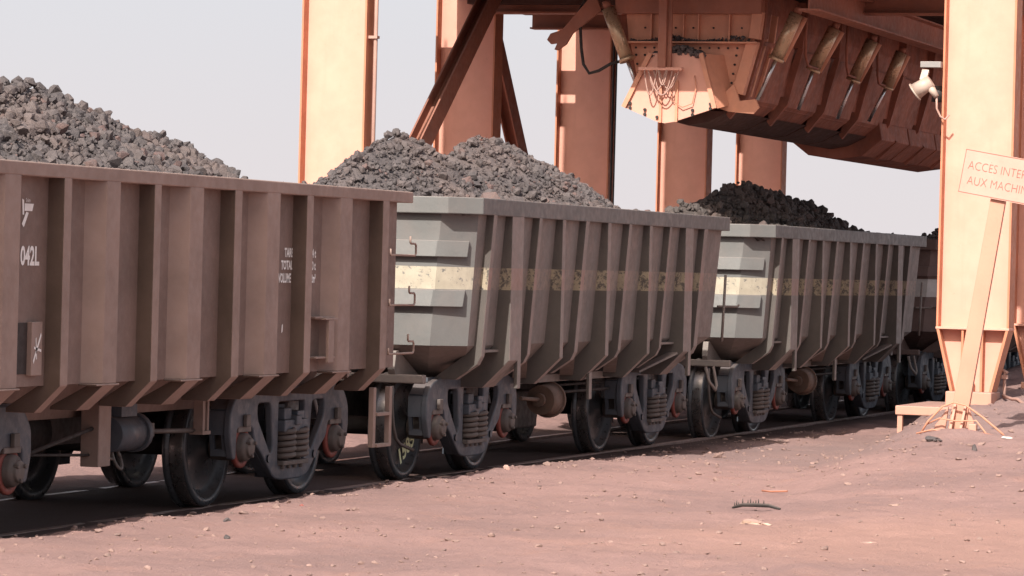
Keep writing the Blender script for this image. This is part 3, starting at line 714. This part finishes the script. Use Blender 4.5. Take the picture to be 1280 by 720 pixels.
tag(ibeam((38.2, 13.72, 2.80), (41.25, 13.72, 5.15), .16, .26, (0, 1, 0)).build('brace', 'redbrown'), 'left diagonal brace leaning against the second far column', 'brace', 'diagonal braces of the gantry')
tag(ibeam((42.3, 14.2, 4.7), (44.1, 14.2, 2.5), .16, .26, (0, 1, 0)).build('brace', 'redbrown'), 'right diagonal brace falling away behind the second far column', 'brace', 'diagonal braces of the gantry')

# ------------------------------------------------------------------ loading hopper
hx = 39.25
t = thing('loading_hopper', (hx, 10.85, 3.4), 'orange bolted loading hopper with hydraulic gates hanging over the train', 'hopper')
def hp(y, z): return (y-10.85, z-3.4)
# local coordinates: x along the train, y across, z up from the chute lip
b_ = MB()
A = [(-.62, .36), (-.72, .90), (-.77, 1.12), (-.77, 1.45), (.72, 1.45), (.72, 1.12), (.66, .90), (.56, .36)]   # cross section of the chest
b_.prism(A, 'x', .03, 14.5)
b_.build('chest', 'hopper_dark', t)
f = MB().prism([(-.60, .34), (-.72, .86), (.67, .86), (.55, .34)], 'x', 0.0, .03)
f.prism([(-.74, .88), (-.76, 1.17), (.72, 1.17), (.69, .88)], 'x', 0, .03)
f.build('front_plate', 'hopper', t)
f = MB().box(-.13, .03, -.80, .76, .845, .865); f.build('front_flange', 'hopper', t, bevel=.003)
f = MB().box(-.12, .06, -.84, .82, 1.17, 1.36); f.build('top_channel', 'redbrown', t, bevel=.006)
for yy in (-.47, -.12, .05, .42):
    MB().box(-.06, 0, yy-.008, yy+.008, .866, 1.168).build('front_rib', 'hopper', t)
bl = MB()
for yy in list(np.linspace(-.66, .60, 13)):
    bl.cyl((-.018, yy, .80), (0, yy, .80), .012, n=6, smooth=False)
for zz in (.42, .52, .62, .72):
    for s_, yy in ((1, .55), (1, .45), (-1, -.61), (-1, -.5)):
        bl.cyl((-.018, yy+s_*(zz-.42)*.15, zz), (0, yy+s_*(zz-.42)*.15, zz), .013, n=6, smooth=False)
for yy in (-.6, -.28, -.05, .15, .3, .5): bl.cyl((-.016, yy, 1.02), (0, yy, 1.02), .011, n=6, smooth=False)
bl.build('bolt', 'under', t)
# chute gate in front: flared plate with a shallow V bottom, sides folded back
g = MB().prism([(-.41, .125), (-.24, .72), (.33, .72), (.62, .125), (.24, -.03), (.16, -.045), (.06, -.03)], 'x', -.34, -.30)
g.build('gate_plate', 'orange', t)
for pa, pb in (((-.41, .125), (-.24, .72)), ((.62, .125), (.33, .72))):
    MB().bar((-.36, pa[0], pa[1]), (-.36, pb[0], pb[1]), .05, .035, (1, 0, 0)).build('gate_edge', 'hopper', t)
q = MB(); q.bar((-.36, .20, -.04), (-.36, .20, .40), .03, .03, (1, 0, 0)); q.bar((-.36, .02, -.03), (-.36, .02, .42), .03, .03, (1, 0, 0))
q.build('gate_rib', 'hopper', t)
q = MB()
for yy, zz in ((-.36, .17), (-.36, .12), (-.16, .10), (-.16, .05), (.02, .0), (.24, .02), (.38, .10), (.38, .05), (.55, .17), (.55, .12)):
    q.cyl((-.365, yy, zz), (-.34, yy, zz), .018, n=6, smooth=False)
q.build('gate_bolt', 'under', t)
# gate side walls reaching back along the hopper and underside trays
q = MB().loft([[(-.30, -.41, .125), (-.30, -.24, .72), (-.30, -.26, .72), (-.30, -.43, .125)], [(.03, -.52, .20), (.03, -.40, .72), (.03, -.42, .72), (.03, -.55, .20)]])
q.build('gate_side', 'hopper', t); q = MB(); q.loft([[(-.30, .62, .125), (-.30, .33, .72), (-.30, .31, .72), (-.30, .60, .125)], [(.03, .60, .20), (.03, .42, .72), (.03, .40, .72), (.03, .58, .20)]])
q.build('gate_side', 'hopper', t)
for i in range(7):
    xa = .05+i*1.82
    # side gate panel of each bay (near side), tilted with the chest, kicked in at the bottom
    for s_ in (-1, 1):
        ym = .66 if s_ < 0 else .60
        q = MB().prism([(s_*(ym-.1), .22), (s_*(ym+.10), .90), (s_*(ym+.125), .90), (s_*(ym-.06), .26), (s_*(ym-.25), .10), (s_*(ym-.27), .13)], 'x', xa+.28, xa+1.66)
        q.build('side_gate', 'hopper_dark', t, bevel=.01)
        q = MB().prism([(s_*(ym-.24), .08), (s_*(ym+.11), .92), (s_*(ym+.17), .92), (s_*(ym-.0), .28), (s_*(ym-.20), .03)], 'x', xa+.04, xa+.12); q.build('side_frame', 'hopper_dark', t)
        q = MB().prism([(s_*(ym+.06), .92), (s_*(ym+.10), 1.44), (s_*(ym+.22), 1.44), (s_*(ym+.17), .92)], 'x', xa+.0, xa+.22); q.build('side_frame', 'hopper_dark', t)
    q = MB().prism([(-.46, .115), (.40, .115), (.20, -.0), (.0, -.05), (-.22, -.01)], 'x', xa+.02, xa+1.78); q.build('underside_tray', 'ceil', t)
for i in range(3):
    xa = 6.95+i*1.75
    q = MB().prism([(-.62, .30), (-.66, .08), (-.40, -.13), (-.05, -.18), (.30, -.13), (.55, .06), (.5, .30)], 'x', xa, xa+1.66); q.build('lower_gate', 'hopper_dark', t, bevel=.012)
    q = MB().bar((xa+.8, -.665, .10), (xa+.8, -.41, -.145), .05, .02, (1, 0, 0)); q.build('gate_rib', 'hopper_dark', t)
# front side column post (pale angled post on near front corner)
for xp_, w_ in ((-.02, .12), (.30, .07), (.62, .05)):
    q = MB().bar((xp_, -.585, .30), (xp_, -.735, .86), .13, w_, (1, 0, 0)); q.build('corner_post', 'hopper', t, bevel=.006)
    q = MB().bar((xp_, -.755, .90), (xp_, -.79, 1.20), .12, w_, (1, 0, 0)); q.build('corner_post', 'hopper', t, bevel=.006)
q = MB().prism([(-.40, .13), (-.43, .30), (-.55, .40), (-.62, .22), (-.80, .24), (-.84, .15), (-.78, .08), (-.5, .10)], 'x', -.10, -.06)
q.build('hinge_lug', 'hopper', t)
# central post with manifold bar and looped hoses, ore residue
MB().box(-.50, -.42, .12, .21, .56, 1.6).box(-.44, -.40, .075, .12, .56, 1.6).build('manifold_post', 'redbrown', t, bevel=.004)
MB().box(-.48, -.40, -.06, .43, .525, .56).build('manifold_bar', 'orange', t, bevel=.004)
for k, (a, c_, dz) in enumerate(((-.02, .20, .20), (.05, .26, .27), (.12, .32, .22), (.22, .36, .27), (.20, .10, .16), (.3, .0, .24))):
    pts = [(-.45-.01*k, a+(c_-a)*s_, .525-dz*4*s_*(1-s_)-(.0 if k != 5 else .03)) for s_ in np.linspace(0, 1, 12)]
    MB().tube(pts, .008, 6).build('hose', 'hose', t)
pts = [(-.37, .10, .50), (-.37, .07, .20), (-.38, -.05, .13), (-.38, -.16, .17), (-.37, -.20, .35), (-.37, -.18, .48)]
MB().tube(pts, .006, 6).build('hose', 'hopper', t)
pl = []
for _ in range(240):
    yy = RNG.uniform(-.26, .36); pl.append((RNG.uniform(-.36, -.02), yy, .68+.12*math.exp(-((yy-.05)/.25)**2)*RNG.uniform(.3, 1), RNG.uniform(.02, .05)))
V, Fc = scatter(pl); link('ore_spill', mesh_np('ore_spill', V, Fc), 'ore', t)['kind'] = 'stuff'
pl = []
for _ in range(260):
    yy = RNG.uniform(-.70, .64); pl.append((RNG.uniform(-.11, -.01), yy, .872+.03*RNG.random()*(1+math.sin(yy*9)), RNG.uniform(.01, .022)))
V, Fc = scatter(pl); link('ore_spill', mesh_np('ore_spill', V, Fc), 'ore', t)['kind'] = 'stuff'
def hyd(x, top, mid, bot, double=True, big=False):
    r = .074
    if double: top, mid, bot = [(p[0]-.12, p[1]) for p in (top, mid, bot)]
    y0, z0 = hp(*top); y1, z1 = hp(*mid); y2, z2 = hp(*bot)
    q = MB().cyl((x, y0, z0), (x, y1, z1), r, n=24).cyl((x, y1, z1), (x, y1+(y1-y0)*.07, z1+(z1-z0)*.07), r*1.2, n=24)
    h = q.build('hydraulic_cylinder', 'ochre', t)
    MB().cyl((x, y1, z1), (x, y2, z2), .022, n=10).build('piston_rod', 'chrome', h)
    MB().cyl((x, y0, z0-.0), (x, y0-(y1-y0)*.15, z0-(z1-z0)*.15), r*.6, n=12).build('mounting_eye', 'redbrown', h)
    if double: MB().cyl((x+.22, y0-.03, z0-.02), (x+.22, y1-.0, z1-.02), .045, n=12).build('feed_pipe', 'hopper', h)
for xx, tp, md, bt in ((39.5, (9.82, 4.60), (10.03, 4.12), (10.24, 3.65)), (41.4, (9.84, 4.57), (10.07, 4.11), (10.24, 3.63)), (43.2, (9.80, 4.55), (10.01, 4.09), (10.20, 3.61)), (45.0, (9.83, 4.52), (10.0, 4.10), (10.22, 3.66))):
    hyd(xx-hx, tp, md, bt)
hyd(-.14, (11.74, 4.62), (11.52, 4.08), (11.37, 3.72), double=False)
for xa, ya in ((40.2, 9.75), (42.1, 9.72), (43.9, 9.75)):
    pts = [(xa-hx, ya-10.85, 1.45), (xa-hx-.05, ya-10.85, 1.0), (xa-hx+.05, ya-10.83, .78), (xa-hx+.5, ya-10.75, .70), (xa-hx+1.2, ya-10.7, .70)]
    MB().tube(pts, .016, 6).build('hose', 'hopper_dark', t)

# hanging arm, hose and cables by the third far column
q = MB().prism([(11.95, 4.74), (12.06, 4.74), (12.36, 4.40), (12.49, 4.36), (12.53, 4.29), (12.48, 4.24), (12.41, 4.25), (12.44, 4.18), (12.40, 4.17), (12.30, 4.24), (12.23, 4.36), (11.9, 4.62)], 'x', 39.38, 39.42)
tag(q.build('lever_arm', 'redbrown', bevel=.006), 'flat orange lever arm with rounded end sticking out left of the hopper', 'lever')
pts = [(39.4, 12.10, 4.72), (39.4, 12.15, 4.47), (39.4, 12.13, 4.2), (39.4, 12.10, 4.02), (39.4, 12.03, 3.92), (39.4, 11.92, 3.95), (39.4, 11.78, 4.03), (39.4, 11.62, 4.07)]
tag(MB().tube(pts, .018, 8).build('hydraulic_hose', 'rubber'), 'black hydraulic hose looping down beside the left hydraulic cylinder', 'hose')
tag(MB().tube([(39.4, 12.10, 4.74), (39.4, 12.23, 4.5), (39.4, 12.25, 4.38), (39.4, 12.2, 4.44), (39.4, 12.12, 4.6), (39.4, 11.9, 4.62), (39.4, 11.78, 4.52)], .014, 8).build('hydraulic_hose', 'rubber'), 'short black hose kinked above the long hose loop', 'hose')
tag(MB().cyl((46.05, 13.73, 0.1), (46.05, 13.73, 4.9), .016, n=8).cyl((46.05, 13.69, .1), (46.05, 13.69, 4.9), .010, n=6).build('cable', 'rubber'), 'pair of black cables hanging straight down beside the third far column', 'cable')

# ------------------------------------------------------------------ flood lamp on the near column
t = thing('floodlight', (36.98, 7.62, 3.88), 'cream floodlight on a short bracket at the near column', 'lamp')
MB().box(-.05, .05, -.06, .15, -.005, .055).build('bracket', 'galv', t, bevel=.004)
ax = Vector((-.15, .92, .38)).normalized()   # lamp points left and a little up from its cable gland
c0 = Vector((0, .07, -.19))
tilt = Vector((-.03, .82, -.57)).normalized()
c0 = Vector((-.03, .12, -.20)); 
up_ = Vector((0, .62, .78)).normalized()
q = MB().cyl(c0-tilt*.10, c0+tilt*.09, .068, .085, 24).cyl(c0+tilt*.09, c0+tilt*.105, .10, .10, 24); q.build('housing', 'lampw', t)
q = MB().cyl(c0-tilt*.05+Vector((0, -.03, -.03)), c0-tilt*.05+Vector((0, -.10, -.13)), .045, .028, 16); q.build('cable_gland', 'lampw', t)
MB().cyl(c0+tilt*.106, c0+tilt*.109, .088, n=24).build('glass', 'chrome', t)
MB().bar((0, .10, -.03), c0+Vector((0, 0, .06)), .07, .05, (1, 0, 0)).build('yoke', 'lampw', t)
pts = [c0-tilt*.05+Vector((0, -.10, -.13)), Vector((0, -.02, -.42)), Vector((0, -.06, -.50)), Vector((0, -.11, -.53)), Vector((0, -.15, -.48))]
MB().tube(pts, .011, 8).build('cable', 'hose', t)
MB().cyl((.25, .02, -.18), (.25, .02, -.34), .05, .07, 16).build('socket_box', 'under', t)

# ------------------------------------------------------------------ sign
gx_, gy_ = 31.52, 6.235
gz_ = gz(gx_, gy_)-.065
t = thing('warning_sign', (gx_, gy_, gz_), 'tilted pink sign board lettered in red on a leaning flat post', 'sign')
lean = -.155      # the post leans towards -y going up
def ps(a, z): return (a*math.cos(.16)+lean*z, z+a*math.sin(.16)*1.0)   # a: across the board (towards -y is negative)
pw0, pw1 = .074, .064
HP = 2.32
q = MB()
q.loft([[(0.0, lean*z+w, z) if i < 1 else None for i in range(1)] and [(-.03, lean*z+w, z), (-.03, lean*z-w, z), (.03, lean*z-w, z), (.03, lean*z+w, z)] for z, w in ((.0, pw0), (HP, pw1))])
q.build('post', 'post', t, bevel=.004)
ca, sa = math.cos(.165), math.sin(.165)
def bd(u, v, x): # board coordinates: u right (-y), v up along the post; origin at lower board centre on the post
    y = -(u*ca+v*sa); z = -u*sa+v*ca
    return (x, lean*(HP-.30)+y, HP-.27+z)
BW, BH = .385, .385
pts2 = rounded([(-.345, 0), (BW, 0), (BW, BH), (-.345, BH)], .012, 2)
q = MB().loft([[bd(u, v, -.062) for u, v in pts2], [bd(u, v, -.05) for u, v in pts2]]); q.build('board', 'sign', t)
ln = []
xf = lambda u, v: bd(u, v, -.0645)
items = [('ACC\u00c8S INTERDIT', -.300, .215, .075, .80, -.0022), ('AUX MACHINES', -.285, .085, .075, .80, -.0022)]
for (u0, v0, u1, v1) in ((-.34, .378, .38, .378), (-.34, .01, .38, .01)):
    items.append([(u0, v0-.002), (u1, v0-.002), (u1, v0+.002), (u0, v0+.002)])
items.append([(-.341, .008), (-.337, .008), (-.337, .38), (-.341, .38)])
text_mesh(items, 'lettering', 'letter', t, xf)
q = MB().box(-.22, .20, -.24, .28, -.05, .02); q.build('foot_plate', 'plate', t, bevel=.01)
for s_ in (-1, 1):
    q = MB().prism([(s_*.09, .02), (s_*.20, .02), (s_*.17, .10), (s_*.09-.03, .26)], 'x', -.05, -.02); q.build('gusset', 'plate', t, bevel=.004)
for yy in (-.055, .035): MB().bar((-.10, yy, .02), (-.035, yy-.035, .28), .02, .05, (1, 0, 0)).build('gusset', 'plate', t)
MB().box(-.12, -.06, .15, .26, .02, .05).build('clamp_block', 'plate', t, bevel=.008); MB().box(-.13, -.06, -.2, -.13, .02, .12).build('clamp_block', 'plate', t, bevel=.008)
t2 = MB().tube([(-.10, .30, .0), (-.12, .22, .13), (-.12, .10, .26), (-.12, .0, .30), (-.12, -.10, .28), (-.10, -.25, .18), (-.08, -.40, .06), (-.06, -.45, .01)], .009, 6)
t2.tube([(-.13, .32, .02), (-.14, .18, .06), (-.13, .02, .045), (-.14, -.15, .06), (-.12, -.35, .03)], .007, 6)
t2.tube([(-.10, .24, .10), (-.13, .12, .16), (-.13, -.02, .14), (-.13, -.20, .15), (-.12, -.28, .05), (-.12, -.30, .02)], .007, 6)
o = t2.build('wire_tangle', 'hopper', loc=(gx_, gy_, gz_)); tag(o, 'rusty wire tangled over the foot of the leaning sign', 'wire')

# ------------------------------------------------------------------ small things by the near column
t = thing('deck_plate', (36.3, 7.5, .325), 'low orange edged deck plate on a short leg beside the near column', 'platform')
MB().box(0, 1.6, -.35, .30, .045, .135).build('deck', 'plate', t, bevel=.008)
MB().box(.02, .08, .23, .28, -.25, .045).build('leg', 'plate', t)
z_ = gz(37.4, 6.95)
t = thing('standpipe', (37.35, 6.90, z_), 'thin pink standpipe with valve right of the near column foot', 'pipe')
MB().cyl((0, 0, -.03), (0, 0, .27), .016, n=10).build('pipe', 'hose', t)
MB().box(-.025, .025, -.03, .03, .20, .24).cyl((0, -.03, .26), (0, .03, .29), .018, n=8).build('valve', 'hose', t)
pts = [(37.3, 6.90, z_+.03)]+[(37.2-.25*k, 6.86-.11*k, gz(37.2-.25*k, 6.86-.11*k)+.02) for k in range(1, 9)]
tag(MB().tube(pts, .018, 8).build('garden_hose', 'hose'), 'pale pink hose lying on the dust at the right picture edge', 'hose')

def rock_at(x, y, r, mat, name, label, cat, sc=(1, 1, .6), group=None, n=3):
    pl = [(0, 0, r*.3, r)]+[(RNG.uniform(-r, r)*sc[0], RNG.uniform(-r, r)*sc[1], r*.15, r*RNG.uniform(.3, .6)) for _ in range(n-1)]
    V = []; Fc = []; off = 0
    for (px, py, pz, rr) in pl:
        v, f = ROCKS[RNG.integers(len(ROCKS))]; v = (v@rand_rot().T*rr)*np.array(sc)+np.array([px, py, pz*sc[2]])
        V.append(v); Fc.append(f+off); off += len(v)
    me = mesh_np(name, np.concatenate(V), np.concatenate(Fc))
    return tag(link(name, me, mat, loc=(x, y, gz(x, y))), label, cat, group)
rock_at(23.65, 6.02, .085, 'palestone', 'pale_stone', 'flat pale ochre slab of stone lying nearest the black strip', 'stone', (1.0, 1.3, .45), n=5)
rock_at(28.55, 9.33, .045, 'hose', 'pale_stone', 'small pale stone at the shadow edge below the second wagon bogie', 'stone', (1, 1, 1), n=1)
rock_at(29.6, 9.32, .055, 'pebble', 'loose_stone', 'low pinkish stone at the shadow edge right of the small pale stone', 'stone', (1.3, 1, .7), n=2)
rock_at(20.26, 8.35, .028, 'ore', 'loose_stone', 'single small black stone on the dust at lower left', 'stone', (1.2, 1.2, .8), n=1)
rock_at(21.6, 8.9, .03, 'ore', 'loose_stone', 'small dark stone near the shadow below the brown wagon', 'stone', (1.2, 1, .8), n=2)
rock_at(33.6, 8.9, .06, 'pebble', 'loose_stone', 'pale stone pair on the shadow edge below the third wagon', 'stone', (1.4, 1.2, .8), n=3)
rock_at(30.1, 5.8, .045, 'ore', 'loose_stone', 'dark pointed stone in front of the sign foot', 'stone', (.8, .8, 1.1), n=1)
rock_at(31.0, 6.33, .06, 'ore', 'loose_stone', 'dark broken lump at the left of the sign foot', 'stone', (1.3, 1.3, .6), n=3)
rock_at(28.45, 7.55, .035, 'pebble', 'loose_stone', 'brown stone alone on the dust left of the orange stick', 'stone', (1.2, 1.2, .6), n=1)
rock_at(21.8, 5.1, .04, 'pebble', 'loose_stone', 'reddish stone at the bottom right of the yard', 'stone', (1, 1, .8), n=2)
for x, y, l in ((22.5, 4.98, 'thin pale flake of stone on the dust at lower right'), (25.3, 5.42, 'flat peach coloured flake at right, beyond the pale slab'), (31.15, 5.72, 'white scrap on the dust to the right of the sign foot')):
    rock_at(x, y, .05, 'palestone' if 'white' not in l else 'white', 'stone_flake', l, 'stone', (1.4, 1.5, .25), n=2)
# toothed strip of black rubber, half buried arc
ps_ = [(25.09, 6.53), (25.02, 6.44), (24.96, 6.33), (24.90, 6.22), (24.86, 6.13)]
hz_ = [.0, .025, .034, .026, -.005]
q = MB(); P3 = [Vector((x, y, gz(x, y)+.012+h)) for (x, y), h in zip(ps_, hz_)]
fine = []
for i in range(4):
    for k in range(5): fine.append(P3[i].lerp(P3[i+1], k/5))
fine.append(P3[-1])
q.tube(fine, [.007+.007*math.sin(PI*i/(len(fine)-1))**.5 for i in range(len(fine))], 8)
for i in (1, 2, 3, 5, 7, 8, 9, 10, 11, 13):
    p = fine[i]; q.cyl(p, p+Vector((0, 0, .028+.008*(i % 3))), .006, .002, 5)
tag(q.build('rubber_strip', 'rubber'), 'curved toothed strip of black rubber lying on the dust', 'scrap')
q = MB().tube([(27.11, 6.83, gz(27.11, 6.83)+.02), (27.08, 6.75, gz(27.08, 6.75)+.022), (27.01, 6.61, gz(27.01, 6.61)+.02)], .008, 6)
tag(q.build('stick', 'trash'), 'straight orange brown stick on the dust beyond the black strip', 'stick')
rock_at(23.4, 9.10, .022, 'red', 'red_scrap', 'small bright red scrap near the shadow below the brown wagon', 'scrap', (1, 1, .8), n=3)
rock_at(20.6, 7.9, .04, 'trash', 'dry_scrap', 'dry orange scrap on the dust at lower left centre', 'scrap', (1.4, 1.2, .25), n=2)

# ------------------------------------------------------------------ light, sky, view
sd = Vector((-.743, .012, .669)).normalized()       # towards the sun
EL = math.asin(sd.z)
ld = bpy.data.lights.new('sun', 'SUN'); ld.energy = 5.0; ld.angle = math.radians(.53); ld.color = (1., .95, .87)
lo = bpy.data.objects.new('sun', ld); COL.objects.link(lo); lo.rotation_euler = sd.to_track_quat('Z', 'Y').to_euler(); lo.location = (0, 0, 30)
w = bpy.data.worlds.new('World'); SC.world = w; w.use_nodes = True; nt = w.node_tree
bg = nt.nodes['Background']; sky = nt.nodes.new('ShaderNodeTexSky'); sky.sky_type = 'NISHITA'; sky.sun_disc = False
sky.sun_elevation = EL; sky.sun_rotation = math.atan2(sd.x, sd.y); sky.dust_density = 8; sky.air_density = 1.2; sky.ozone_density = 1.
mx = nt.nodes.new('ShaderNodeMix'); mx.data_type = 'RGBA'; mx.inputs[0].default_value = .8
tcw = nt.nodes.new('ShaderNodeTexCoord'); spw = nt.nodes.new('ShaderNodeSeparateXYZ'); nt.links.new(tcw.outputs['Generated'], spw.inputs[0])
mrw = nt.nodes.new('ShaderNodeMapRange'); nt.links.new(spw.outputs[2], mrw.inputs[0]); mrw.interpolation_type = 'SMOOTHSTEP'
for k_, v_ in ((1, .10), (2, .75), (3, .90), (4, .12)): mrw.inputs[k_].default_value = v_
nt.links.new(mrw.outputs[0], mx.inputs[0])
nt.links.new(sky.outputs[0], mx.inputs[6])
mh = nt.nodes.new('ShaderNodeMapRange'); nt.links.new(spw.outputs[2], mh.inputs[0]); mh.interpolation_type = 'SMOOTHSTEP'
for k_, v_ in ((1, .0), (2, .10), (3, 0), (4, 1)): mh.inputs[k_].default_value = v_
mc = nt.nodes.new('ShaderNodeMix'); mc.data_type = 'RGBA'; nt.links.new(mh.outputs[0], mc.inputs[0])
mc.inputs[6].default_value = (5.75, 5.35, 5.45, 1); mc.inputs[7].default_value = (5.35, 5.42, 5.75, 1)
nt.links.new(mc.outputs[2], mx.inputs[7])
nt.links.new(mx.outputs[2], bg.inputs[0]); bg.inputs[1].default_value = .10
vs = SC.view_settings; vs.view_transform = 'Standard'; vs.look = 'None'; vs.gamma = 1; vs.use_curve_mapping = False; vs.exposure = .6
SC.display_settings.display_device = 'sRGB'
SC.cycles.max_bounces = 6; SC.cycles.diffuse_bounces = 4
SC.cycles.use_denoising = True
